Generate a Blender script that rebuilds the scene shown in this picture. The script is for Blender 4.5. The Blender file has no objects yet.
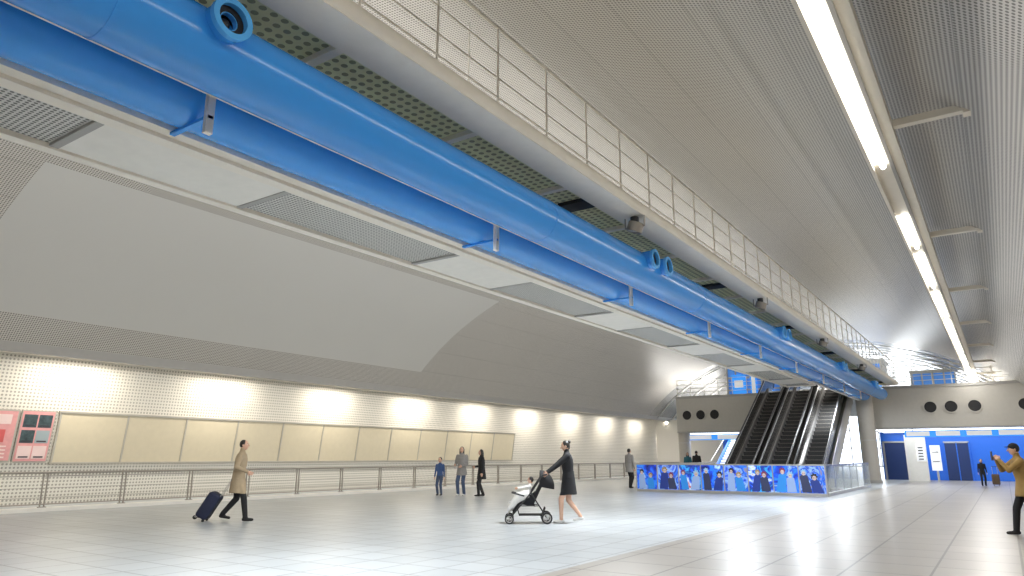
import bpy, math, random
import numpy as np
from mathutils import Vector, Matrix
random.seed(4)
V=Vector
scene=bpy.context.scene
scene.view_settings.view_transform='Standard'
scene.view_settings.look='None'
scene.view_settings.exposure=0.05

# ------------------------------------------------------------ materials
def newmat(name):
    m=bpy.data.materials.new(name); m.use_nodes=True
    nt=m.node_tree; b=nt.nodes['Principled BSDF']
    return m,nt,b
def C(c): return (c[0],c[1],c[2],1.0)
def mat(name,col,rough=0.5,metal=0.0,emit=None,es=0.0,alpha=None,noise=0.06,nscale=6.0):
    m,nt,b=newmat(name)
    b.inputs['Roughness'].default_value=rough
    b.inputs['Metallic'].default_value=metal
    if noise>0:
        tc=nt.nodes.new('ShaderNodeTexCoord'); n=nt.nodes.new('ShaderNodeTexNoise')
        n.inputs['Scale'].default_value=nscale; n.inputs['Detail'].default_value=3
        nt.links.new(tc.outputs['Object'],n.inputs['Vector'])
        mx=nt.nodes.new('ShaderNodeMixRGB')
        mx.inputs[1].default_value=C([max(0,c*(1-noise)) for c in col])
        mx.inputs[2].default_value=C([min(1,c*(1+noise)) for c in col])
        nt.links.new(n.outputs['Fac'],mx.inputs[0]); nt.links.new(mx.outputs[0],b.inputs['Base Color'])
    else: b.inputs['Base Color'].default_value=C(col)
    if emit:
        b.inputs['Emission Color'].default_value=C(emit); b.inputs['Emission Strength'].default_value=es
    if alpha is not None: b.inputs['Alpha'].default_value=alpha
    return m
def math_node(nt,op,a,b=None):
    n=nt.nodes.new('ShaderNodeMath'); n.operation=op
    for i,x in enumerate((a,b)):
        if x is None: continue
        if isinstance(x,(int,float)): n.inputs[i].default_value=x
        else: nt.links.new(x,n.inputs[i])
    return n.outputs[0]
def perf(name,col,dark,pitch,hole=0.3,coords='UV',rough=0.45,metal=0.0,seam=None):
    m,nt,b=newmat(name)
    tc=nt.nodes.new('ShaderNodeTexCoord'); s=nt.nodes.new('ShaderNodeSeparateXYZ')
    nt.links.new(tc.outputs['UV' if coords=='UV' else 'Object'],s.inputs[0])
    ax={'UV':('X','Y'),'YZ':('Y','Z'),'XY':('X','Y')}[coords]
    d=[]
    for a in ax:
        o=math_node(nt,'DIVIDE',s.outputs[a],pitch)
        o=math_node(nt,'FRACT',o); o=math_node(nt,'SUBTRACT',o,0.5)
        d.append(math_node(nt,'MULTIPLY',o,o))
    r=math_node(nt,'ADD',d[0],d[1]); fac=math_node(nt,'LESS_THAN',r,hole*hole)
    if seam:
        for a,w in zip(ax,seam):
            if not w: continue
            o=math_node(nt,'FRACT',math_node(nt,'DIVIDE',s.outputs[a],w))
            fac=math_node(nt,'MAXIMUM',fac,math_node(nt,'MULTIPLY',math_node(nt,'LESS_THAN',o,0.012/w),0.6))
    n=nt.nodes.new('ShaderNodeTexNoise'); n.inputs['Scale'].default_value=0.35
    nt.links.new(tc.outputs['Object'],n.inputs['Vector'])
    m0=nt.nodes.new('ShaderNodeMixRGB'); m0.inputs[1].default_value=C([c*0.93 for c in col]); m0.inputs[2].default_value=C([min(1,c*1.05) for c in col])
    nt.links.new(n.outputs['Fac'],m0.inputs[0])
    mx=nt.nodes.new('ShaderNodeMixRGB'); nt.links.new(fac,mx.inputs[0]); nt.links.new(m0.outputs[0],mx.inputs[1]); mx.inputs[2].default_value=C(dark)
    nt.links.new(mx.outputs[0],b.inputs['Base Color'])
    b.inputs['Roughness'].default_value=rough; b.inputs['Metallic'].default_value=metal
    return m
def floor_mat():
    m,nt,b=newmat('floor_tiles')
    tc=nt.nodes.new('ShaderNodeTexCoord')
    def brick(c1,c2,mo,w,h,ms):
        t=nt.nodes.new('ShaderNodeTexBrick'); t.offset=0; t.squash=1
        t.inputs['Color1'].default_value=C(c1); t.inputs['Color2'].default_value=C(c2); t.inputs['Mortar'].default_value=C(mo)
        t.inputs['Scale'].default_value=1; t.inputs['Mortar Size'].default_value=ms; t.inputs['Brick Width'].default_value=w; t.inputs['Row Height'].default_value=h
        t.inputs['Mortar Smooth'].default_value=0.1
        nt.links.new(tc.outputs['Object'],t.inputs['Vector']); return t
    a=brick((.43,.46,.48),(.49,.52,.54),(.22,.23,.245),.6,.6,.013)
    c=brick((.31,.283,.25),(.35,.32,.285),(.13,.115,.10),.9,.9,.015)
    s=nt.nodes.new('ShaderNodeSeparateXYZ'); nt.links.new(tc.outputs['Object'],s.inputs[0])
    g=math_node(nt,'GREATER_THAN',s.outputs['X'],-4.7)
    mx=nt.nodes.new('ShaderNodeMixRGB'); nt.links.new(g,mx.inputs[0]); nt.links.new(a.outputs['Color'],mx.inputs[1]); nt.links.new(c.outputs['Color'],mx.inputs[2])
    n=nt.nodes.new('ShaderNodeTexNoise'); n.inputs['Scale'].default_value=0.5; n.inputs['Detail'].default_value=6
    nt.links.new(tc.outputs['Object'],n.inputs['Vector'])
    mu=nt.nodes.new('ShaderNodeMixRGB'); mu.blend_type='MULTIPLY'; mu.inputs[0].default_value=0.25
    nt.links.new(mx.outputs[0],mu.inputs[1]); nt.links.new(n.outputs['Fac'],mu.inputs[2])
    nt.links.new(mu.outputs[0],b.inputs['Base Color'])
    b.inputs['Roughness'].default_value=0.33
    return m
def art_mat(name,seed,pal,scale=2.0):
    m,nt,b=newmat(name)
    tc=nt.nodes.new('ShaderNodeTexCoord'); mp=nt.nodes.new('ShaderNodeMapping'); mp.inputs['Location'].default_value=(seed*3.1,seed*1.7,seed)
    nt.links.new(tc.outputs['Object'],mp.inputs[0])
    n=nt.nodes.new('ShaderNodeTexNoise'); n.inputs['Scale'].default_value=scale; n.inputs['Detail'].default_value=3; n.inputs['Distortion'].default_value=1.0
    nt.links.new(mp.outputs[0],n.inputs['Vector'])
    r=nt.nodes.new('ShaderNodeValToRGB'); r.color_ramp.interpolation='LINEAR'
    els=r.color_ramp.elements
    els[0].position=0.30; els[0].color=C(pal[0]); els[1].position=0.72; els[1].color=C(pal[-1])
    for i,c in enumerate(pal[1:-1]):
        e=els.new(0.30+0.42*(i+1)/(len(pal)-1)); e.color=C(c)
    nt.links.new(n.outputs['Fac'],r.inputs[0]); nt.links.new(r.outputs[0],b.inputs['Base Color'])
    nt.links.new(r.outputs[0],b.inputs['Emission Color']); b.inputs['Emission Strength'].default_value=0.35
    b.inputs['Roughness'].default_value=0.3
    return m

M_vault=perf('vault_perforated_metal',(.60,.575,.535),(.17,.16,.145),.06,.33,'UV',.38,seam=(0,1.2))
M_vfar=perf('vault_far_metal',(.55,.55,.54),(.16,.16,.16),.11,.28,'UV',.25,.3,seam=(1.5,1.2))
M_smooth=mat('vault_smooth_panel',(.58,.575,.55),.5,noise=.02,nscale=.4)
M_wall=perf('wall_perforated_white',(.80,.77,.70),(.40,.38,.33),.10,.29,'YZ',.5)
M_floor=floor_mat()
M_cream=mat('cream_paint',(.88,.83,.73),.45)
M_railp=mat('walkway_rail_paint',(.92,.89,.82),.45)
M_greyp=mat('grey_paint',(.40,.39,.37),.5)
M_plate=mat('soffit_panel_white',(.86,.83,.76),.5)
M_plperf=perf('soffit_perforated',(.66,.65,.61),(.13,.13,.12),.05,.33,'XY',.5)
M_blue=mat('duct_blue',(.045,.33,.90),.20,noise=.03)
M_bluelit=mat('duct_blue_lit',(.05,.36,.95),.26,noise=.03)  # duct blue painted brighter, standing in for light missing behind the main duct
M_blue2=mat('duct_blue_rim',(.10,.45,.95),.25)
M_dark=mat('dark_interior',(.012,.012,.014),.6)
M_black=mat('black_plastic',(.02,.02,.022),.4)
M_steel=mat('stainless_steel',(.55,.54,.52),.3,.9)
M_steelb=mat('brushed_bright_metal',(.62,.61,.59),.3,.7)
M_decking=mat('escalator_decking',(.40,.39,.38),.28,.8)
M_rail=mat('rail_metal',(.33,.30,.26),.4,.4)
M_board=mat('notice_board_beige',(.66,.59,.44),.5)
M_frame=mat('frame_aluminium',(.52,.49,.43),.35,.4)
M_tube=mat('fluorescent_tube',(1,1,.95),.5,emit=(1,.97,.90),es=9,noise=0)
M_strip=mat('light_strip_white',(1,1,1),.5,emit=(.9,.96,1),es=4,noise=0)
M_grate=perf('walkway_grating',(.80,.79,.48),(.32,.32,.18),.12,.30,'XY',.6)
M_bluewall=mat('blue_wall',(.02,.15,.68),.4)
M_bluedoor=mat('dark_blue_door',(.01,.03,.12),.4)
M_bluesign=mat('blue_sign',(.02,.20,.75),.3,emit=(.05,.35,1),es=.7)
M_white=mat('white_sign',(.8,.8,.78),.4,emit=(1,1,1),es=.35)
M_glass=mat('glass_panel',(.55,.65,.66),.05,alpha=.28,noise=0)
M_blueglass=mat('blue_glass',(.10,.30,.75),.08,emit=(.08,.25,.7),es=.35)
M_window=mat('bright_window',(.7,.8,.9),.1,emit=(.80,.88,1),es=3.0)
M_col=mat('column_stone',(.50,.47,.42),.5)
M_concrete=mat('fascia_panel_cream',(.52,.50,.455),.5)
M_escdark=mat('escalator_dark_panel',(.02,.019,.018),.2)
M_step=mat('escalator_step',(.025,.024,.023),.5,.3)

# ------------------------------------------------------------ mesh builder
class MB:
    def __init__(s): s.v=[];s.f=[];s.m=[];s.s=[];s.mats=[]
    def mi(s,m):
        if m not in s.mats: s.mats.append(m)
        return s.mats.index(m)
    def add(s,vs,fs,m,sm=False,T=None):
        o=len(s.v); k=s.mi(m)
        for p in vs:
            p=V(p); s.v.append(tuple(T@p if T else p))
        for f in fs: s.f.append([i+o for i in f]); s.m.append(k); s.s.append(sm)
    def box(s,x0,x1,y0,y1,z0,z1,m,T=None):
        s.add([(x0,y0,z0),(x1,y0,z0),(x1,y1,z0),(x0,y1,z0),(x0,y0,z1),(x1,y0,z1),(x1,y1,z1),(x0,y1,z1)],
              [(0,3,2,1),(4,5,6,7),(0,1,5,4),(1,2,6,5),(2,3,7,6),(3,0,4,7)],m,False,T)
    def rbox(s,x0,x1,y0,y1,z0,z1,b,m,T=None):
        cx,cz=(x0+x1)/2,(z0+z1)/2; hx,hz=(x1-x0)/2,(z1-z0)/2
        rings=[]
        for y,ins in((y0,b),(y0+b*.4,b*.3),(y0+b,0),(y1-b,0),(y1-b*.4,b*.3),(y1,b)):
            r=[]
            for q,(sx,sz) in enumerate(((1,1),(-1,1),(-1,-1),(1,-1))):
                for k in range(5):
                    a=math.pi/2*(q+k/4)
                    r.append((cx+sx*(hx-b)+(b-ins)*math.cos(a),y,cz+sz*(hz-b)+(b-ins)*math.sin(a)))
            rings.append(r)
        s.loft(rings,m,T)
    def loft(s,rings,m,T=None,sm=True,cap=True):
        n=len(rings[0]); vs=[p for r in rings for p in r]; fs=[]
        for i in range(len(rings)-1):
            for j in range(n):
                a=i*n+j;b=i*n+(j+1)%n; fs.append((a,b,b+n,a+n))
        s.add(vs,fs,m,sm,T)
        if cap:
            s.add(rings[0],[tuple(range(n))[::-1]],m,False,T); s.add(rings[-1],[tuple(range(n))],m,False,T)
    def basis(s,p0,p1):
        d=(p1-p0).normalized(); a=V((0,0,1)) if abs(d.z)<.9 else V((1,0,0))
        u=d.cross(a).normalized(); w=d.cross(u).normalized(); return d,u,w
    def tube(s,p0,p1,r,m,r1=None,n=12,cap=True,T=None):
        p0=V(p0);p1=V(p1);r1=r if r1 is None else r1; d,u,w=s.basis(p0,p1)
        R=[[p+(u*math.cos(2*math.pi*k/n)+w*math.sin(2*math.pi*k/n))*q for k in range(n)] for p,q in((p0,r),(p1,r1))]
        s.loft(R,m,T,True,cap)
    def ring(s,p0,p1,ro,ri,m,n=24,T=None):
        p0=V(p0);p1=V(p1); d,u,w=s.basis(p0,p1)
        def c(p,q): return [p+(u*math.cos(2*math.pi*k/n)+w*math.sin(2*math.pi*k/n))*q for k in range(n)]
        s.loft([c(p0,ro),c(p1,ro),c(p1,ri),c(p0,ri),c(p0,ro)],m,T,False,False)
    def limb(s,p0,r0,p1,r1,m,n=12,T=None):
        p0=V(p0);p1=V(p1)
        if (p1-p0).length<1e-5: p1=p0+V((0,0,1e-4))
        d,u,w=s.basis(p0,p1); R=[]
        for a in (-85,-60,-30,0): a=math.radians(a); R.append((p0+d*r0*math.sin(a),r0*math.cos(a)))
        for a in (0,30,60,85): a=math.radians(a); R.append((p1+d*r1*math.sin(a),r1*math.cos(a)))
        s.loft([[p+(u*math.cos(2*math.pi*k/n)+w*math.sin(2*math.pi*k/n))*q for k in range(n)] for p,q in R],m,T)
    def path(s,pts,r,m,n=8,T=None):
        for a,b in zip(pts[:-1],pts[1:]): s.limb(a,r,b,r,m,n,T)
    def ell(s,c,rx,ry,rz,m,n=16,T=None,fn=None):
        R=[]
        for i in range(n//2+1):
            a=-math.pi/2+math.pi*i/(n//2); a=max(-1.55,min(1.55,a)); r=[]
            for k in range(n):
                t=2*math.pi*k/n; q=V((math.cos(a)*math.cos(t),math.cos(a)*math.sin(t),math.sin(a)))
                p=V((q.x*rx,q.y*ry,q.z*rz))
                if fn: p=fn(q,p)
                r.append(V(c)+p)
            R.append(r)
        s.loft(R,m,T)
    def prism(s,x0,x1,poly,m,T=None):
        n=len(poly); s.add([(x0,y,z) for y,z in poly]+[(x1,y,z) for y,z in poly],
          [tuple(range(n))]+[tuple(range(n,2*n))[::-1]]+[(i,i+n,(i+1)%n+n,(i+1)%n) for i in range(n)],m,False,T)
    def mesh(s,name):
        me=bpy.data.meshes.new(name); me.from_pydata([tuple(p) for p in s.v],[],s.f)
        for m in s.mats: me.materials.append(m)
        me.polygons.foreach_set('material_index',s.m); me.polygons.foreach_set('use_smooth',s.s); me.update(); return me
    def build(s,name,parent=None,loc=None,rot=0):
        o=bpy.data.objects.new(name,s.mesh(name)); scene.collection.objects.link(o)
        if parent: o.parent=parent
        if loc: o.location=loc
        if rot: o.rotation_euler=(0,0,rot)
        return o
def empty(name,loc,rot=0):
    e=bpy.data.objects.new(name,None); scene.collection.objects.link(e); e.location=loc; e.rotation_euler=(0,0,rot); return e
def heading(dx,dy): return math.atan2(-dx,dy)

# ------------------------------------------------------------ shell
YS,YE=-14,112
CX,CA,CB=-10.0,13.4,9.0
EX0,EX1=-11.1,-6.5
YF=44.0; ZD=5.1; ZB=2.85
DXL=-17.2
f=MB()
hx0,hx1,hy0,hy1=-12.2,-5.5,27.6,34.3
def q(x0,x1,y0,y1): f.add([(x0,y0,0),(x1,y0,0),(x1,y1,0),(x0,y1,0)],[(0,1,2,3)],M_floor)
q(-24,4,YS,hy0);q(-24,hx0,hy0,hy1);q(hx1,4,hy0,hy1);q(-24,4,hy1,YE)
P=[(hx0,hy0),(hx1,hy0),(hx1,hy1),(hx0,hy1)]
for i in range(4):
    a=P[i];b=P[(i+1)%4]
    f.add([(a[0],a[1],0),(b[0],b[1],0),(b[0],b[1],-4.5),(a[0],a[1],-4.5)],[(0,1,2,3)],M_greyp)
f.add([(p[0],p[1],-4.5) for p in P],[(0,1,2,3)],M_greyp)
f.build('floor')

me=bpy.data.meshes.new('ceiling'); a0=math.asin(4.2/CB)
angs=[math.pi-a0-(math.pi-a0)*i/96 for i in range(97)]
ys=[YS,6.1,23.6,50,70,90,YE]
prof=[];arc=0;last=None
for a in angs:
    p=(CX+CA*math.cos(a),CB*math.sin(a))
    if last: arc+=math.hypot(p[0]-last[0],p[1]-last[1])
    prof.append((p,arc)); last=p
vs=[(p[0],y,p[1]) for y in ys for p,_ in prof]; n=len(prof); fs=[];uv=[];mi=[]
for i in range(len(ys)-1):
    for j in range(n-1):
        fs.append((i*n+j,i*n+j+1,(i+1)*n+j+1,(i+1)*n+j))
        for (ii,jj) in ((i,j),(i,j+1),(i+1,j+1),(i+1,j)): uv.append((ys[ii],prof[jj][1]))
        zc=(prof[j][0][1]+prof[j+1][0][1])/2; xc=prof[j][0][0]
        mi.append(1 if (xc<-12 and 5.0<zc<7.75 and ys[i]==6.1) else (2 if ys[i]>=50 else 0))
me.from_pydata(vs,[],fs)
for m_ in (M_vault,M_smooth,M_vfar): me.materials.append(m_)
ul=me.uv_layers.new(name='UVMap')
for k,c in enumerate(uv): ul.data[k].uv=c
me.polygons.foreach_set('material_index',mi); me.polygons.foreach_set('use_smooth',[True]*len(fs))
o=bpy.data.objects.new('ceiling',me); scene.collection.objects.link(o)

w=MB(); w.add([(-23.45,YS,0),(-23.45,YE,0),(-22.8,YE,4.3),(-22.8,YS,4.3)],[(0,1,2,3)],M_wall)
w.build('wall_left')
def vshape(y,name,m):
    b=MB(); pts=[(-23.5,y,0)]+[(p[0],y,p[1]) for p,_ in prof]; b.add(pts,[tuple(range(len(pts)))],m); return b.build(name)
vshape(YS,'wall_back',M_greyp); vshape(YE,'wall_far',M_greyp)
b=MB(); b.box(-22.95,-21.75,YS,YE-1,4.22,4.42,M_cream); b.box(-21.85,-21.7,YS,YE-1,4.12,4.5,M_greyp); b.build('trim_ledge')
b=MB()
for k in range(20):
    y=51.5+k*3
    for j in range(0,96,4):
        p=prof[j][0];q2=prof[j+4][0]
        b.limb((p[0]*.995-.05,y,p[1]-.06),.05,(q2[0]*.995-.05,y,q2[1]-.06),.05,M_steelb,6)
b.build('trim_vault_ribs')
b=MB()
for i in range(13):
    x0=-21.5+i*1.85; x1=x0+1.7; xm=max(abs(x0-CX),abs(x1-CX))
    if xm>=CA: continue
    zt=CB*math.sqrt(1-(xm/CA)**2)-.3
    if zt>1: b.box(x0,x1,YE-.3,YE-.2,.2,zt,M_window)
    b.box(x0-.15,x0,YE-.35,YE-.15,0,max(zt,1),M_frame)
for z in (2.5,5.0,7.0): b.box(-20,0,YE-.36,YE-.3,z,z+.12,M_frame)
b.build('window_1')

# ------------------------------------------------------------ left wall boards, posters, rail
WT=Matrix(((0,1,.151,-23.45),(1,0,0,0),(0,0,1,0),(0,0,0,1)))
b=MB(); y0=9.85
for i in range(12):
    b.box(y0+i*2+.02,y0+i*2+1.98,.03,.07,1.2,2.62,M_board,WT)
b.box(y0-.06,y0+24.06,.02,.10,2.62,2.68,M_frame,WT); b.box(y0-.06,y0+24.06,.02,.10,1.14,1.2,M_frame,WT)
for i in range(13): b.box(y0+i*2-.025,y0+i*2+.025,.02,.09,1.2,2.62,M_frame,WT)
b.build('notice_board')
M_pink=mat('poster_pink',(.75,.36,.36),.4,noise=.15,nscale=8); M_ppale=mat('poster_pale',(.85,.66,.64),.4); M_pdark=mat('poster_photo_dark',(.05,.08,.09),.4,noise=.9,nscale=9); M_ink=mat('poster_ink',(.05,.05,.06),.5); M_teal=mat('poster_teal',(.35,.42,.45),.4); M_red=mat('poster_red',(.65,.12,.12),.4)
b=MB()
b.box(7.0,8.78,.03,.07,1.2,2.66,M_frame,WT); b.box(7.05,8.73,.07,.08,1.25,2.61,M_pink,WT)
b.box(7.6,8.6,.08,.085,2.25,2.52,M_ppale,WT); b.box(7.9,8.5,.08,.09,1.75,2.1,M_red,WT)
for k in range(4): b.box(7.2,8.6,.08,.085,1.32+k*.1,1.36+k*.1,M_ppale,WT)
b.build('event_poster')
b=MB(); b.box(8.82,9.72,.03,.07,1.2,2.66,M_frame,WT); b.box(8.85,9.69,.07,.08,1.23,2.63,M_pink,WT)
for i in range(2):
    for j in range(3):
        b.box(8.90+i*.39,9.25+i*.39,.08,.085,1.3+j*.44,1.66+j*.44,(M_ppale,M_pdark,M_pdark,M_ppale,M_teal,M_pdark)[(i*3+j)],WT)
        b.box(8.95+i*.39,9.20+i*.39,.085,.09,1.33+j*.44,1.37+j*.44,M_ink,WT)
b.build('event_poster')

b=MB(); XR=-20.4
b.box(XR-.12,XR+.12,0,53,0,.10,M_plate)
y=0.6
while y<53:
    for dy in (-.05,.05): b.box(XR-.02,XR+.02,y+dy-.012,y+dy+.012,.1,.94,M_rail)
    b.box(XR-.05,XR+.05,y-.09,y+.09,.1,.12,M_rail); y+=2.0
b.tube((XR,0.5,.96),(XR,53,.96),.03,M_rail)
b.box(XR-.02,XR+.02,.5,53,.86,.885,M_rail)
for z in (.34,.58): b.tube((XR,0.5,z),(XR,53,z),.007,M_rail,n=6)
b.tube((XR,0.5,.18),(XR,53,.18),.016,M_rail,n=8)
b.build('handrail_barrier')

# ------------------------------------------------------------ suspended services
root=empty('suspended_duct_gantry',(0,0,0))
b=MB(); PX,PZ,PR=-5.03,4.63,.315
def vpipe(x,z,r,ya,yb,m):
    n=40
    def c(y,q): return [(x+q*math.cos(2*math.pi*k/n),y,z+q*math.sin(2*math.pi*k/n)) for k in range(n)]
    R=[c(ya,r),c(yb,r),c(yb+.12,r*.93),c(yb+.22,r*.7),c(yb+.28,r*.3),c(yb+.29,.01)]
    b.loft(R,m)
vpipe(PX,PZ,PR,YS,42.3,M_blue); vpipe(-5.82,4.60,.30,YS,42,M_bluelit)
for y in range(-10,42,6):
    b.ring((PX,y,PZ),(PX,y+.03,PZ),PR+.005,PR-.02,M_blue,40)
b.build('air_duct',root)
b=MB(); D=V((1,0,.02)).normalized()
for ycs in ((2.8,),(11.2,11.8),(20.2,20.8),(29.2,29.8),(37.5,38.1)):
    for y in ycs:
        p=V((PX,y,PZ+.10)); e=p+D*(PR+.10)
        b.ring(p+D*.2,e,.16,.13,M_blue,28); b.ring(e-D*.03,e+D*.02,.175,.125,M_blue2,28)
        b.ring(p+D*.24,e-D*.04,.129,.08,M_dark,28); b.tube(p+D*.26,p+D*.28,.12,M_dark,n=24)
        b.ring(e-D*.10,e-D*.05,.09,.072,M_blue2,20); b.ell(e-D*.10,.02,.045,.045,M_black,10)
b.build('air_nozzle',root)
b=MB()
ZP=4.33; XA,XB=-7.40,-6.22
b.box(XA-.03,XA+.10,YS,31.5,ZP-.05,ZP+.08,M_cream); b.box(XB-.10,XB+.06,YS,31.5,ZP-.06,ZP+.12,M_cream)
b.box(XB+.06,-6.02,YS,42,ZP-.02,ZP+.10,M_cream)
yy=2.74
while yy>YS: yy-=5.2
while yy<31.5:
    a1=max(yy,YS); a2=min(yy+2.0,31.5)
    if a2>a1: b.box(XA,XB,a1,a2,ZP-.02,ZP+.02,M_plate)
    c1=max(yy+2.0,YS); c2=min(yy+5.2,31.5)
    if c2>c1:
        b.box(XA,XB,c1,c2,ZP,ZP+.03,M_plperf)
        for e in (c1,c2-.08): b.box(XA+.1,XB-.1,e,e+.08,ZP-.03,ZP+.0,M_greyp)
    yy+=5.2
b.box(XA,XB,31.5,31.9,ZP-.05,ZP+.1,M_cream)
b.build('soffit_panel',root)
b=MB()
yy=3.19-4.4*3
while yy<42:
    b.box(-5.49,-5.44,yy-.035,yy+.035,4.14,4.56,M_cream)
    b.box(-6.05,-5.44,yy-.025,yy+.025,4.28,4.31,M_bluelit)
    b.box(-6.25,-6.19,yy-.03,yy+.03,4.40,5.3,M_greyp)
    yy+=4.4
b.tube((-5.43,YS,4.50),(-5.43,42,4.50),.014,M_cream,n=8)
b.build('duct_hanger',root)
b=MB()
ZW=5.28
b.box(-6.7,-4.8,YS,YF,ZW,ZW+.04,M_grate)
b.box(-4.83,-4.36,YS,YF,ZW-.08,ZW+.10,M_cream); b.tube((-4.40,YS,ZW+.02),(-4.40,YF,ZW+.02),.10,M_cream,n=16)
b.box(-6.8,-6.65,YS,YF,ZW-.1,ZW+.12,M_cream)
for x in (-6.2,-5.6): b.box(x-.015,x+.015,YS,YF,ZW-.03,ZW,M_grate)
y=YS+.5; k=0
while y<YF:
    b.box(-6.7,-4.8,y-.05,y+.05,ZW-.06,ZW,M_cream)
    if k%3==1: b.box(-5.35,-4.84,y+.6,y+.95,ZW-.06,ZW-.001,M_dark)
    y+=2.2; k+=1
b.build('maintenance_walkway',root)
b=MB()
for X in (-4.38,-6.72):
    y=YS+.3
    while y<YF:
        b.tube((X,y,ZW+.1),(X,y,ZW+1.12),.014,M_railp,n=6); y+=1.1
    for z,r in ((1.12,.022),(.78,.009),(.45,.009),(.2,.011)): b.tube((X,YS,ZW+z),(X,YF,ZW+z),r,M_railp,n=8)
b.build('walkway_railing',root)
b=MB()
for y in (10.2,17.6,25.0,33):
    b.ring((-4.55,y,ZW-.33),(-4.50,y,ZW-.18),.13,.11,M_rail,20); b.tube((-4.53,y,ZW-.20),(-4.53,y,ZW-.08),.07,M_black,n=12)
    b.path([(-4.7,y,ZW-.08),(-4.7,y,ZW-.25),(-4.36,y,ZW-.25),(-4.36,y,ZW-.08)],.012,M_rail)
    b.tube((-4.55,y,ZW-.30),(-4.55,y,ZW-.28),.10,M_greyp,n=16)
b.build('spotlight',root)
b=MB()
for y in (-6,8.5,23,37.5):
    x=-6.72
    zt=CB*math.sqrt(1-((x-CX)/CA)**2); b.tube((x,y,ZW),(x,y,zt),.012,M_railp,n=6)
b.build('suspension_rod',root)

root=empty('linear_ceiling_light',(0,0,0))
b=MB(); LX,LZ=-.92,5.85
b.box(LX-.24,LX+.24,YS,YE-3,LZ,LZ+.07,M_cream); b.box(LX-.24,LX-.19,YS,YE-3,LZ-.09,LZ,M_cream); b.box(LX+.19,LX+.24,YS,YE-3,LZ-.09,LZ,M_cream)
b.box(LX-.05,LX+.05,YS,YE-3,LZ+.07,LZ+.15,M_greyp); b.box(LX+.04,LX+.09,YS,YE-3,LZ-.05,LZ,M_greyp)
b.build('housing',root)
b=MB(); segs=[(YS+.5,3.5),(3.7,11.8),(14.7,17.1),(17.8,21.6)]
y=22.4
while y<YE-6: segs.append((y,y+4.4)); y+=5.0
for s0,s1 in segs:
    b.tube((LX-.06,s0,LZ-.05),(LX-.06,s1,LZ-.05),.042,M_tube,n=10)
b.build('tube',root)
b=MB(); y=10.5-6.1*3
xe=CX+CA*math.sqrt(1-(LZ/CB)**2)
while y<YE-4:
    b.box(LX+.2,xe+.03,y-.06,y+.06,LZ+.0,LZ+.10,M_cream); b.box(xe-.04,xe+.05,y-.09,y+.09,LZ-.04,LZ+.14,M_cream)
    y+=6.1
b.build('bracket',root)

# ------------------------------------------------------------ upper deck + bridge
b=MB()
for x0,x1 in ((DXL,EX0-.1),(EX1+.1,3.0)):
    b.box(x0,x1,YF,YF+.3,ZB,ZD,M_concrete)
    b.box(x0,x1,YF-.04,YF,ZD-.1,ZD+.05,M_greyp); b.box(x0,x1,YF-.04,YF,ZB,ZB+.08,M_greyp)
b.box(DXL,DXL+.3,YF+.3,66,ZB,ZD-.35,M_concrete)
b.box(DXL,3.0,YF+.3,66,ZD-.35,ZD,M_concrete)
b.box(DXL+.3,EX0-.1,YF+.3,66,ZB,ZB+.1,M_plate); b.box(EX1+.1,3,YF+.3,66,ZB,ZB+.1,M_plate)
b.build('upper_deck')
b=MB()
for x in (-16.5,-15.6,-14.7,-2.95,-2.0,-.95,1.2):
    b.ring((x,YF-.05,3.95),(x,YF+.0,3.95),.35,.29,M_concrete,28); b.tube((x,YF-.02,3.95),(x,YF-.005,3.95),.30,M_dark,n=28)
b.build('porthole_vent')
b=MB()
for x0,x1 in ((DXL,EX0-.1),(EX1+.1,3.0)):
    x=x0+.1
    while x<x1: b.tube((x,YF+.1,ZD),(x,YF+.1,ZD+1.1),.02,M_plate,n=6); x+=.9
    for z in (.3,.55,.8,1.1): b.tube((x0,YF+.1,ZD+z),(x1,YF+.1,ZD+z),.018,M_plate,n=6)
b.build('deck_railing')
b=MB()
def screen(x0,x1,y,z0,z1,nx,nz):
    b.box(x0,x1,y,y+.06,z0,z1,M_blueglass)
    for i in range(nx+1): xx=x0+(x1-x0)*i/nx; b.box(xx-.05,xx+.05,y-.06,y,z0,z1,M_steelb)
    for i in range(nz+1): zz=z0+(z1-z0)*i/nz; b.box(x0,x1,y-.06,y,zz-.05,zz+.05,M_steelb)
screen(-15.6,-12.0,50,ZD,7.6,6,3)
b.box(-15.3,-14.3,49.9,49.94,5.6,7.0,M_bluesign); b.box(-15.1,-14.5,49.88,49.9,6.1,6.6,M_white)
for x in (-14.0,-12.9): b.box(x,x+.45,49.88,49.94,5.3,7.2,M_bluesign); b.box(x+.1,x+.35,49.86,49.88,5.6,6.9,M_white)
b.build('blue_glass_screen')
b=MB(); b.box(-22.9,DXL,54,54.2,0,4.2,M_wall); b.build('wall_side_return')
b=MB(); screen(-9.0,-6.6,57,ZD,8.0,3,3); b.box(-9.2,-6.4,56.8,60,8.0,8.3,M_steelb)
for x in (-9.1,-6.6): b.box(x,x+.1,57,60,ZD,8.0,M_steelb)
screen(-5.0,-2.2,60,ZD,7.4,4,2); b.box(-5.1,-2.1,60,62,7.4,7.6,M_steelb)
b.build('lift_tower')

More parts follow.
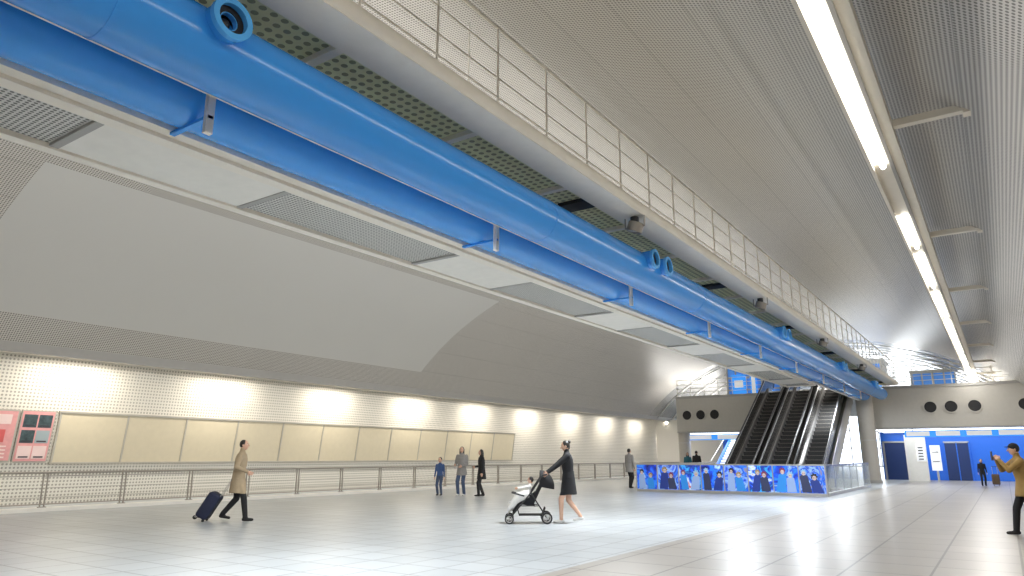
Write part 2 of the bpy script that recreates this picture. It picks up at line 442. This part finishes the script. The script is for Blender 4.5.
# ------------------------------------------------------------ under deck
b=MB()
b.box(-6.3,4,50,50.3,0,ZB,M_bluewall); b.box(-16.9,EX0-1.0,52,52.3,0,ZB,M_bluewall)
b.build('wall_end')
b=MB(); b.box(-6.1,-4.9,49.9,50,0,2.2,M_bluedoor); b.box(-6.2,-6.1,49.85,50,0,2.3,M_steel); b.box(-4.9,-4.8,49.85,50,0,2.3,M_steel); b.box(-6.2,-4.8,49.85,50,2.2,2.3,M_steel); b.build('door_1')
b=MB(); b.box(-2.9,-1.7,49.9,50,0,2.15,M_bluedoor)
for x in (-2.95,-1.7,-2.32): b.box(x,x+.05,49.85,50,0,2.2,M_bluewall)
b.box(-2.95,-1.65,49.85,50,2.15,2.25,M_steel); b.build('door_2')
b=MB(); b.box(-4.75,-3.7,47.5,47.8,0,2.6,M_plate); b.box(-4.2,-3.75,47.44,47.5,1.1,2.1,M_white)
for k in range(5): b.box(-4.1,-3.85,47.42,47.44,1.2+.16*k,1.26+.16*k,M_ink)
b.box(-3.5,-3.0,47.4,47.5,.6,2.0,M_white); b.box(-3.3,-3.2,47.42,47.6,0,.6,M_steel); b.path([(-3.4,47.39,1.6),(-3.1,47.39,1.6),(-3.2,47.39,1.7)],.012,M_ink); b.path([(-3.4,47.39,1.1),(-3.1,47.39,1.1)],.02,M_ink)
b.build('information_sign')
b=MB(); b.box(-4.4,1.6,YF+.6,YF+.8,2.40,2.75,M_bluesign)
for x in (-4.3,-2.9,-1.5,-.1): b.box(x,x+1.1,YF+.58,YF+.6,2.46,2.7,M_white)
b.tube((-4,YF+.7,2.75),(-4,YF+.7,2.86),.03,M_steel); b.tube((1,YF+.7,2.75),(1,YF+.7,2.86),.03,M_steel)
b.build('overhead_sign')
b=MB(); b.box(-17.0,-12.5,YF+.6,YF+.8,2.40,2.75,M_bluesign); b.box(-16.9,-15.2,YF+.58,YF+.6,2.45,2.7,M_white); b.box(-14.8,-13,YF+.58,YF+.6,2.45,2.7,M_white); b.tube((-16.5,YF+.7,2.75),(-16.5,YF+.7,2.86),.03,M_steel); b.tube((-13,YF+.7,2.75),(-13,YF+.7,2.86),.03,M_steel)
b.build('overhead_sign')
b=MB()
for y in (45.5,47.5,49.3):
    b.box(-6.0,2.6,y,y+.18,ZB-.05,ZB,M_strip); b.box(DXL+.3,-12.2,y,y+.18,ZB-.05,ZB,M_strip)
b.build('ceiling_light_strip')
b=MB()
x,y=-6.0,43.0
b.tube((x,y,0),(x,y,ZD),.42,M_col,n=28); b.tube((x,y,0),(x,y,.15),.47,M_greyp,n=28); b.ring((x,y,2.2),(x,y,2.26),.43,.40,M_steel,28)
b.build('column')
for xc in (-11.9,-17.0):
    b=MB(); b.tube((xc,44.6,0),(xc,44.6,ZB),.38,M_col,n=24); b.tube((xc,44.6,0),(xc,44.6,.15),.42,M_greyp,n=24); b.ring((xc,44.6,2.2),(xc,44.6,2.26),.39,.36,M_steel,24); b.build('column')
b=MB()
for i in range(15):
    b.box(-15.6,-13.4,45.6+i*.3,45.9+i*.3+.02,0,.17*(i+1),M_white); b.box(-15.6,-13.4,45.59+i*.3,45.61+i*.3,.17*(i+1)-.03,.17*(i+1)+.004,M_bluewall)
for x in (-15.7,-13.4):
    b.prism(x,x+.1,[(45.5,0),(50.1,0),(50.1,2.8),(45.5,.3)],M_bluewall); b.path([(x+.05,45.5,1.1),(x+.05,49,2.8)],.03,M_steel)
b.build('staircase')

# ------------------------------------------------------------ escalators
def zs(y): return (y-33.7)*.577
def escalator(x0,w):
    b=MB(); x1=x0+w; yt=33.7+ZD/.577; yb=28.2
    for i in range(44):
        y=yb+.346*i; z=zs(y)
        if z>ZD: break
        b.box(x0+.24,x1-.24,y,y+.37,z-.22,z,M_step); b.box(x0+.24,x1-.24,y-.004,y+.015,z-.008,z+.003,M_rail)
    b.prism(x0+.02,x1-.02,[(yb,zs(yb)-.25),(yt,ZD-.25),(yt+.3,ZD-.25),(yt+.3,ZD-.95),(yt,ZD-.95),(yb,zs(yb)-.95)],M_concrete)
    for xa,xb in ((x0,x0+.24),(x1-.24,x1)):
        b.prism(xa,xb,[(yb,zs(yb)-.2),(yt,ZD-.2),(yt+.5,ZD-.2),(yt+.5,ZD+.16),(yt,ZD+.16),(yb,zs(yb)+.16)],M_decking)
    for xc in (x0+.14,x1-.14):
        b.prism(xc-.02,xc+.02,[(yb,zs(yb)+.15),(yt,ZD+.15),(yt+1.2,ZD+.15),(yt+1.4,ZD+.5),(yt+1.2,ZD+.85),(yt,ZD+.85),(yb,zs(yb)+.85)],M_escdark)
        b.prism(xc-.03,xc+.03,[(yb,zs(yb)+.84),(yt,ZD+.84),(yt,ZD+.88),(yb,zs(yb)+.88)],M_steelb)
        b.path([(xc,yb,zs(yb)+.93),(xc,yt,ZD+.93),(xc,yt+1.2,ZD+.93),(xc,yt+1.42,ZD+.75),(xc,yt+1.45,ZD+.5),(xc,yt+1.3,ZD+.3)],.045,M_black)
    b.box(x0+.2,x1-.2,yt+.2,YF+.28,ZD-.1,ZD+.01,M_steel)
    b.build('escalator')
ew=(EX1-EX0)/3
for i in range(3): escalator(EX0+i*ew+.01,ew-.02)

# barrier with artwork
cols=[((.005,.01,.12),(.01,.04,.45),(.01,.08,.75),(.03,.25,.95),(.01,.06,.55),(.35,.6,.95),(.8,.9,1)),
      ((.01,.02,.25),(.02,.10,.80),(.30,.50,.92),(.01,.05,.45),(.03,.20,.9),(.30,.25,.30),(.02,.10,.6)),
      ((.02,.03,.3),(.01,.09,.7),(.05,.45,.95),(.01,.03,.3),(.02,.12,.8),(.65,.8,1),(.5,.08,.10))]
M_pskin=mat('print_skin',(.72,.56,.50),.4); prh=[mat('print_hair_%d'%i,c,.4) for i,c in enumerate(((.02,.02,.03),(.40,.28,.10),(.25,.04,.08),(.30,.55,.85)))]
prb=[mat('print_uniform_%d'%i,c,.4) for i,c in enumerate(((.35,.50,.85),(.02,.05,.30),(.03,.3,.85),(.04,.05,.12)))]
root=empty('advertising_barrier',(0,0,0))
b=MB(); yb=27.25; xa,xb=-12.5,-5.3; nP=8; pw=(xb-xa)/nP
b.box(xa,xb,yb,yb+.08,0,.10,M_steel); b.box(xa,xb,yb,yb+.08,1.04,1.09,M_steel)
for i in range(nP+1): b.box(xa+i*pw-.02,xa+i*pw+.02,yb-.005,yb+.08,0.1,1.04,M_steel)
b.build('frame',root)
for i in range(nP):
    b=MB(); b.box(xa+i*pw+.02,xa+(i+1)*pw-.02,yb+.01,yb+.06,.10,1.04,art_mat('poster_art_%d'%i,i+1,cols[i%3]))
    def flat(pts,m,y): b.add([(px,y,pz) for px,pz in pts],[tuple(range(len(pts)))],m)
    for s in range(2):
        cx=xa+(i+.28+.42*s)*pw; cz=.72+.12*random.random()-.12*s; r=.075+.025*random.random(); tilt=random.uniform(-.12,.12)
        y=yb+.008-s*.003
        flat([(cx-r*1.9,.12),(cx+r*1.9,.12),(cx+r*1.5+tilt,cz-r*1.1),(cx+r*.5+tilt,cz-r*.6),(cx-r*.5+tilt,cz-r*.6),(cx-r*1.6+tilt,cz-r*1.3)],prb[(i+s*2)%4],y)
        flat([(cx+tilt+r*1.15*math.cos(a)*(1+.18*math.cos(7*a)),cz+.03+r*1.2*math.sin(a)*(1+.18*math.cos(7*a))) for a in [math.pi*2*k/28 for k in range(28)]],prh[(i+s)%4],y-.0008)
        flat([(cx+tilt+r*.72*math.cos(a),cz-.015+r*.85*math.sin(a)) for a in [math.pi*2*k/20 for k in range(20)]],M_pskin,y-.0016)
        for e in (-1,1): flat([(cx+tilt+e*r*.3+r*.13*math.cos(a),cz-.01+r*.2*math.sin(a)) for a in [math.pi*2*k/8 for k in range(8)]],M_ink,y-.0024)
    b.build('poster_%d'%(i+1),root)
b=MB()
for x in (-5.3,-12.5):
    b.box(x-.04,x+.04,yb+.08,37,0,.12,M_steel); b.box(x-.03,x+.03,yb+.08,37,1.03,1.09,M_steel)
    y=yb+.1
    while y<37: b.box(x-.02,x+.02,y,y+.04,.1,1.05,M_steel); b.box(x-.008,x+.008,y+.05,min(36.98,y+1.58),.14,1.02,M_glass); y+=1.6
b.build('glass_barrier')

# ------------------------------------------------------------ people
M_skin=mat('skin',(.62,.38,.27),.5,noise=.03); M_hair=mat('hair_black',(.015,.012,.010),.45); M_eye=mat('eye_dark',(.02,.015,.01),.2); M_lip=mat('lips',(.45,.16,.13),.5); M_eyew=mat('eye_white',(.8,.78,.75),.3)
def cloth(n,c): return mat('cloth_'+n,c,.85,noise=.18,nscale=14)
K=dict(tan=cloth('tan',(.36,.28,.18)),navy=cloth('navy',(.015,.02,.05)),black=cloth('black',(.012,.012,.014)),grey=cloth('grey',(.28,.27,.26)),cream=cloth('cream',(.72,.68,.60)),
       blue=cloth('blue',(.05,.10,.25)),denim=cloth('denim',(.06,.09,.16)),white=cloth('white',(.78,.77,.74)),mustard=cloth('mustard',(.30,.19,.06)),teal=cloth('teal',(.03,.14,.18)),shoe=cloth('shoe',(.02,.02,.02)),wshoe=cloth('white_shoe',(.65,.64,.62)),brown=cloth('brown',(.12,.08,.05)))
def ik(a,b,l1,l2,pole):
    d=b-a; L=max(.02,min(d.length,(l1+l2)*.999)); dn=d.normalized(); x=(l1*l1-l2*l2+L*L)/(2*L); hh=math.sqrt(max(0,l1*l1-x*x))
    pp=pole-dn*pole.dot(dn); pp=pp.normalized() if pp.length>1e-4 else V((0,0,0))
    return a+dn*x+pp*hh, a+dn*L
def person(name,loc,hd,h,top,bottom,shoes,feet=((-.055,0),(.055,0)),lift=(0,0),hands=(None,None),coat=None,lean=0.0,hairstyle='short',turn=0,tilt=0,seat=None,skin_legs=False,voxel=.013,headk=1.0):
    root=empty(name,loc,heading(*hd)) if not isinstance(loc,bpy.types.Object) else loc
    T=K[top];B=K[bottom];S=K[shoes]
    hz=(.522*h if seat is None else seat)
    up=V((0,math.sin(lean),math.cos(lean)))
    pel=V((0,0,hz)); sh=pel+up*.293*h; neck=pel+up*.34*h; hc=pel+up*.405*h+V((0,.012*h,0))
    segs=[]; m=MB()
    def L(p0,r0,p1,r1,lab): m.limb(p0,r0*h,p1,r1*h,M_skin); segs.append((p0,p1,r0*h,r1*h,lab))
    R=[];fwd=V((0,math.cos(lean),-math.sin(lean)))
    ex=.008 if coat else 0
    for t,a,c in ((-.045,.06,.045),(-.03,.088,.062),(.02,.094+ex,.066+ex),(.09,.082+ex,.060+ex),(.17,.094+ex,.068+ex),(.24,.104+ex,.066+ex),(.285,.098+ex,.052+ex),(.315,.062,.042),(.335,.035,.033)):
        o=pel+up*t*h; R.append([o+V((math.cos(2*math.pi*k/20)*a*h,0,0))+fwd*(math.sin(2*math.pi*k/20)*c*h) for k in range(20)])
    m.loft(R,M_skin); segs.append((pel+up*.0*h,pel+up*.29*h,.085*h,.09*h,'top'))
    segs.append((pel-up*.03*h,pel,.085*h,.085*h,'top' if coat else 'bot'))
    if coat:
        R=[]; z0=pel.z+.10*h; hem=coat*h
        for i in range(7):
            t=i/6; z=z0+(hem-z0)*t; a=(.088+.03*t)*h; c=(.070+.035*t)*h
            R.append([V((math.cos(2*math.pi*k/24)*a*(1+.03*math.cos(5*2*math.pi*k/24)*t),math.sin(2*math.pi*k/24)*c,z)) for k in range(24)])
        m.loft(R[::-1],M_skin); segs.append((V((0,0,hem)),V((0,0,z0)),.11*h,.09*h,'coat'))
    L(sh+up*.01*h,.036,neck+up*.04*h,.031,'skin')
    tr=.016 if not skin_legs else 0
    leglab='skin' if skin_legs else 'bot'
    for i,sx in enumerate((-1,1)):
        hip=pel+V((sx*.048*h,0,-.01*h)); fz=.048*h+lift[i]*h; an=V((feet[i][0]*h,feet[i][1]*h,fz+(feet[i][2]*h if len(feet[i])>2 else 0)))
        kn,an=ik(hip,an,.245*h,.24*h,V((sx*.1,1,.3 if seat else 0)))
        L(hip,.052,kn,.035+tr*.3,'bot' if not (skin_legs and coat) else leglab); L(kn,.035+tr*.3,an,.022+tr*.6,leglab)
        tp=-.018 if lift[i]>0 else 0
        L(an+V((0,-.018*h,-.024*h)),.023,an+V((0,.085*h,(-.028+tp)*h)),.018,'shoe')
    hm=MB()
    for i,sx in enumerate((-1,1)):
        s=sh+V((sx*.098*h,0,-.012*h)); tg=hands[i]
        tg=s+V((sx*.045*h,.03*h,-.315*h)) if tg is None else V(tg)*h
        el,wr=ik(s,tg,.168*h,.145*h,V((sx*.5,-1,-.5)))
        L(s,.034+ex*.5,el,.027+ex*.5,'top'); L(el,.026+ex*.5,wr,.019+ex*.4,'top')
        d=(wr-el).normalized(); side=V((sx,0,0)); side=(side-d*side.dot(d)); side=side.normalized() if side.length>.1 else V((0,0,1))
        u=d.cross(side).normalized(); k=h/1.72
        hm.limb(wr-d*.01*k,.022*k,wr+d*.03*k,.026*k,M_skin,10)
        for q in range(4):
            off=u*(q-1.5)*.019*k; ln=(.034,.040,.037,.028)[q]*k
            hm.limb(wr+d*.02*k+off*.7,.013*k,wr+d*.075*k+off,.0115*k,M_skin,8)
            a=wr+d*.078*k+off; c=(-side)*.5
            b1=a+(d+c*.6).normalized()*ln; b2=b1+(d*.4+c*1.6).normalized()*ln*.75
            hm.limb(a,.0095*k,b1,.009*k,M_skin,8); hm.limb(b1,.009*k,b2,.0078*k,M_skin,8)
        a=wr+d*.03*k+u*.028*k; b1=a+(d*.7+u*.9-side*.3).normalized()*.035*k; hm.limb(a,.012*k,b1,.0105*k,M_skin,8); hm.limb(b1,.0105*k,b1+(d-side*.5).normalized()*.028*k,.009*k,M_skin,8)
    hm.build('hands',root)
    tmp=m.build('tmp'); md=tmp.modifiers.new('r','REMESH'); md.mode='VOXEL'; md.voxel_size=voxel*h/1.7
    ms=tmp.modifiers.new('s','SMOOTH'); ms.factor=.5; ms.iterations=3
    dg=bpy.context.evaluated_depsgraph_get(); me=bpy.data.meshes.new_from_object(tmp.evaluated_get(dg)); bpy.data.objects.remove(tmp)
    me.materials.clear()
    for x in (T,B,S,M_skin): me.materials.append(x)
    nP=len(me.polygons); cen=np.empty(nP*3); me.polygons.foreach_get('center',cen); cen=cen.reshape(-1,3)
    best=np.full(nP,1e9); lab=np.zeros(nP,int); ids={'top':0,'coat':0,'bot':1,'shoe':2,'skin':3}
    for p0,p1,r0,r1,lb in segs:
        a=np.array(p0);d=np.array(p1)-a; t=np.clip(((cen-a)@d)/(d@d),0,1); dd=np.linalg.norm(cen-a-t[:,None]*d,axis=1)/(r0+(r1-r0)*t)
        if lb=='coat': dd=np.where(cen[:,2]<coat*h-.01,1e8,dd*.6)
        k=dd<best; best[k]=dd[k]; lab[k]=ids[lb]
    me.polygons.foreach_set('material_index',lab.astype('i')); me.polygons.foreach_set('use_smooth',[True]*nP)
    o=bpy.data.objects.new('body',me); scene.collection.objects.link(o); o.parent=root
    k=h/1.75*headk; hd_=MB()
    Th=Matrix.Translation(hc+V((0,0,.02*h*(headk-1)*3)))@Matrix.Rotation(math.radians(turn),4,'Z')@Matrix.Rotation(math.radians(-tilt),4,'X')@Matrix.Scale(k,4)
    def fn(qv,p):
        if qv.z<0: p.x*=1+.28*qv.z; p.y*=1+.10*qv.z
        if qv.y>.3 and qv.z<-.5: p.y+=.008
        return p
    hd_.ell((0,0,0),.073,.090,.115,M_skin,24,Th,fn)
    hd_.limb((0,.086,.008),.009,(0,.103,-.022),.014,M_skin,8,Th)
    for sx in (-1,1):
        hd_.ell((sx*.075,-.005,-.005),.010,.019,.030,M_skin,10,Th)
        hd_.ell((sx*.029,.078,.008),.013,.009,.008,M_eyew,10,Th); hd_.ell((sx*.029,.085,.008),.006,.004,.006,M_eye,8,Th)
        hd_.limb((sx*.016,.086,.026),.004,(sx*.042,.078,.027),.003,M_hair,6,Th)
    hd_.ell((0,.083,-.050),.022,.007,.006,M_lip,10,Th)
    hd_.build('head',root)
    hr=MB(); hr.ell((0,-.020,.026),.082,.088,.100,M_hair,24,Th,lambda qv,p:V((p.x,p.y,p.z*(1 if qv.z>0 else .95))))
    if hairstyle=='long':
        hr.limb((0,-.045,-.01),.074,(0,-.065,-.14),.062,M_hair,16,Th)
        for sx in (-1,1): hr.limb((sx*.066,-.005,.03),.026,(sx*.07,-.01,-.12),.024,M_hair,10,Th)
    if hairstyle=='bun': hr.ell((0,-.10,.07),.04,.04,.04,M_hair,12,Th); hr.limb((0,-.05,-.02),.055,(0,-.05,-.05),.04,M_hair,12,Th)
    if hairstyle=='cap':
        hr.ell((0,-.008,.045),.084,.094,.085,K['black'],20,Th); hr.ell((0,.10,.05),.055,.05,.008,K['black'],14,Th)
    hr.build('hair',root)
    return root

man=person('man_with_suitcase',(-13.95,9.75,0),(.72,.69),1.73,'tan','black','shoe',feet=((-.05,-.17),(.06,.13)),lift=(.035,0),
   hands=((-.19,-.10,.50),(.17,.13,.60)),coat=.34,lean=.06,turn=-10,tilt=-8)
sc=empty('rolling_suitcase',(-13.95-.36,9.75-.50,0),heading(.72,.69))
b=MB(); T=Matrix.Translation((-.10,-.10,.06))@Matrix.Rotation(math.radians(-30),4,'X')
b.rbox(-.21,.21,-.13,.13,.03,.60,.05,K['navy'],T)
for x in (-.12,-.04,.04,.12): b.box(x-.008,x+.008,-.137,.137,.08,.55,M_black,T)
for x in (-.17,.17):
    b.tube((x-.02,-.09,0.0),(x+.02,-.09,0.0),.045,M_black,T=T); b.tube((x-.02,.09,0.02),(x+.02,.09,0.02),.03,M_black,T=T); b.box(x-.02,x+.02,-.11,-.06,0,.04,M_steel,T)
for x in (-.09,.09): b.tube((x,.10,.58),(x,.10,.98),.009,M_steel,n=8,T=T)
b.limb((-.10,.10,.99),.016,(.10,.10,.99),.016,M_black,8,T); b.limb((-.06,0,.62),.012,(.06,0,.62),.012,M_black,8,T)
b.build('case',sc)

person('child_standing',(-17.0,20.2,0),(.3,-1),1.32,'blue','denim','shoe',feet=((-.06,.02),(.06,-.01)),headk=1.18)
person('woman_in_grey_coat',(-16.15,20.4,0),(.25,-1),1.72,'grey','denim','wshoe',feet=((-.06,.0),(.055,.05)),hands=((-.06,.13,.60),(.10,.13,.63)),coat=.42,hairstyle='long',turn=15)
person('woman_in_dark_coat',(-15.45,20.65,0),(-.55,-.8),1.62,'black','black','shoe',feet=((-.05,.08),(.06,-.06)),hands=(None,(.10,.12,.62)),coat=.36,hairstyle='long',lean=.03)
D2=V((-.825,-.565,0)); wpos=V((-7.75,13.45,0))
person('woman_pushing_stroller',wpos,(-.825,-.565),1.70,'black','black','wshoe',feet=((-.05,.10),(.06,-.15)),lift=(0,.03),
    hands=((-.13,.27,.60),(.13,.27,.60)),coat=.34,lean=.05,hairstyle='bun',tilt=12,skin_legs=True)
sp=wpos+D2*.86
st=empty('baby_stroller',sp,heading(-.825,-.565))
b=MB()
for sx in (-1,1):
    x=sx*.25
    b.path([(x,-.38,.99),(x,-.30,.98),(x,-.05,.62),(x,.38,.12)],.014,M_black)
    b.path([(x,-.05,.62),(x,-.38,.12)],.014,M_black); b.path([(x,-.2,.36),(x,.15,.36)],.010,M_black)
    for y,r in ((.40,.095),(-.38,.115)):
        for dx in (-.03,.03):
            b.ring((x+dx-.014,y,r),(x+dx+.014,y,r),r,r*.72,M_black,24); b.ring((x+dx-.010,y,r),(x+dx+.010,y,r),r*.74,r*.60,M_steel,24)
            for a in range(5):
                t=a*2*math.pi/5; b.limb((x+dx,y,r),.006,(x+dx,y+math.cos(t)*r*.7,r+math.sin(t)*r*.7),.005,M_steel,6)
        b.tube((x-.04,y,r),(x+.04,y,r),.016,M_steel)
b.path([(-.25,-.38,.99),(.25,-.38,.99)],.018,M_black); b.path([(-.25,-.38,.12),(.25,-.38,.12)],.011,M_black); b.path([(-.25,.33,.17),(.25,.33,.17)],.011,M_black)
b.path([(-.23,.10,.56),(-.2,.34,.62),(.2,.34,.62),(.23,.10,.56)],.016,M_black)
b.build('frame',st)
b=MB()
b.prism(-.20,.20,[(-.12,.42),(.22,.46),(.24,.40),(-.14,.34)],K['black']); b.prism(-.20,.20,[(-.12,.40),(-.34,.86),(-.29,.88),(-.06,.46)],K['black'])
b.prism(-.20,.20,[(.20,.45),(.34,.25),(.30,.22),(.17,.40)],K['black'])
for x in (-.215,.195): b.prism(x,x+.02,[(-.10,.40),(.20,.42),(.0,.52),(-.26,.72)],K['black'])
b.prism(-.2,.2,[(-.30,.16),(.2,.16),(.24,.30),(.22,.30),(.19,.18),(-.29,.18),(-.34,.32),(-.36,.32)],K['black'])
R=[]
for i in range(8):
    a=math.radians(-10+i*14)
    R.append([( .23*math.cos(t), -.24+math.cos(math.pi-a)*(.30*math.sin(t)+.02) , .74+math.sin(a)*(.32*math.sin(t)+.02)) for t in [math.pi*j/12 for j in range(13)]])
vs=[p for r in R for p in r]; b.add(vs,[(i*13+j,i*13+j+1,(i+1)*13+j+1,(i+1)*13+j) for i in range(7) for j in range(12)],K['black'],True)
b.build('seat_and_canopy',st)
baby=empty('baby',sp,heading(-.825,-.565))
e=empty('pose',(0,.04,0)); e.parent=baby
person('x',e,(0,1),.82,'white','white','white',feet=((-.09,.36,.50),(.09,.36,.46)),seat=.53,lean=-.30,headk=1.35,hands=((-.14,.22,.86),(.14,.22,.86)),voxel=.018)
b=MB(); R=[]
for i in range(8):
    y=-.02+.065*i; z=.585-.006*i*i; 
    R.append([(math.cos(t)*.215,y,z+math.sin(t)*(.10 if i<6 else .06)-(.06 if math.sin(t)<-.3 else 0)) for t in [2*math.pi*j/20 for j in range(20)]])
b.loft(R,K['white']); b.build('blanket',baby)
person('man_in_dark_jacket',(-14.0,29.8,0),(.3,1),1.73,'grey','black','shoe',feet=((-.06,.06),(.055,-.04)),coat=.40)
ph=person('man_taking_photo',(0.22,15.85,0),(-.9,-.25),1.60,'mustard','black','shoe',feet=((-.09,-.14),(.09,.12)),hands=((-.05,.22,.81),(.05,.22,.81)),coat=.42,lean=.10,hairstyle='cap')
b=MB(); b.rbox(-.04,.04,.43,.445,1.29,1.45,.006,M_black); b.build('smartphone',ph)
person('traveller_standing',(-1.0,41.5,0),(.2,-1),1.25,'black','black','shoe',headk=1.1)
b=MB(); b.rbox(-.16,.16,-.10,.10,.07,.55,.04,K['brown'])
for x in (-.1,.1):
    b.tube((x-.01,.07,.04),(x+.01,.07,.04),.035,M_black); b.tube((x-.01,-.07,.04),(x+.01,-.07,.04),.035,M_black); b.tube((x,-.06,.5),(x,-.06,.9),.008,M_steel)
b.limb((-.1,-.06,.9),.012,(.1,-.06,.9),.012,M_black)
b.build('rolling_suitcase',None,(-.5,41.6,0))
person('commuter_standing',(-14.4,39.5,0),(-.2,1),1.70,'black','black','shoe',coat=.45)
person('commuter_standing',(-15.3,40.5,0),(.3,-1),1.62,'teal','black','shoe',hairstyle='long')

# ------------------------------------------------------------ lights
def area(name,loc,sx,sy,power,col,rot=(0,0,0)):
    l=bpy.data.lights.new(name,'AREA'); l.shape='RECTANGLE'; l.size=sx; l.size_y=sy; l.energy=power; l.color=col
    o=bpy.data.objects.new(name,l); scene.collection.objects.link(o); o.location=loc; o.rotation_euler=rot; return o
W=(1,.92,.79); N=(1,.97,.92); CL=(.91,.96,1)
R_=math.radians
for i in range(14):
    area('cove_lamp',(-22.0,YS+4+i*5.0,4.08),.12,2.2,92,W,(0,R_(5),0))
for y0,y1 in ((-14,20),(20,54),(54,106)):
    area('line_lamp',(LX,(y0+y1)/2,LZ-.12),.2,y1-y0,(y1-y0)*21,N)
for y0,y1 in ((-14,15),(15,44)):
    area('vault_fill',(-6.0,(y0+y1)/2,ZW+.15),.3,y1-y0,(y1-y0)*5,N,(0,math.pi,0))  # added fill without a fitting, brightens the upper vault
    area('vault_fill_side',(-7.0,(y0+y1)/2,ZW+.1),.3,y1-y0,(y1-y0)*29,N,(0,R_(112),0))  # fill added to brighten the left vault, no lamp stands here
area('vault_fill',(-8,64,ZD+.3),3,36,1300,CL,(0,math.pi,0))  # added fill above the deck, lifts the far vault and its ribs
area('vault_fill',(-18.5,54,4.9),1,14,350,N,(0,math.pi,0))  # another added fill, for the dark left side of the far vault
area('daylight',(-9,YE-1,5),16,6,2600,CL,(R_(-90),0,0))
for y in (6,14,22,30,38):
    area('downlight',(-6.8,y,4.25),.3,1.2,400,CL)
area('under_deck_lamp',(-2,47.5,ZB-.08),8,4,200,CL); area('under_deck_lamp',(-14.5,47.5,ZB-.08),5,4,200,CL)
w=bpy.data.worlds.new('World'); scene.world=w; w.use_nodes=True
w.node_tree.nodes['Background'].inputs[0].default_value=(.8,.85,.9,1); w.node_tree.nodes['Background'].inputs[1].default_value=.3

# ------------------------------------------------------------ camera
cam=bpy.data.cameras.new('camera'); co=bpy.data.objects.new('camera',cam); scene.collection.objects.link(co)
cam.sensor_width=36; cam.lens=36*700/1024; cam.clip_end=400; cam.clip_start=.05
co.location=(0,0,1.35)
co.rotation_euler=(math.radians(90+13.57),0,math.radians(34.4))
scene.camera=co
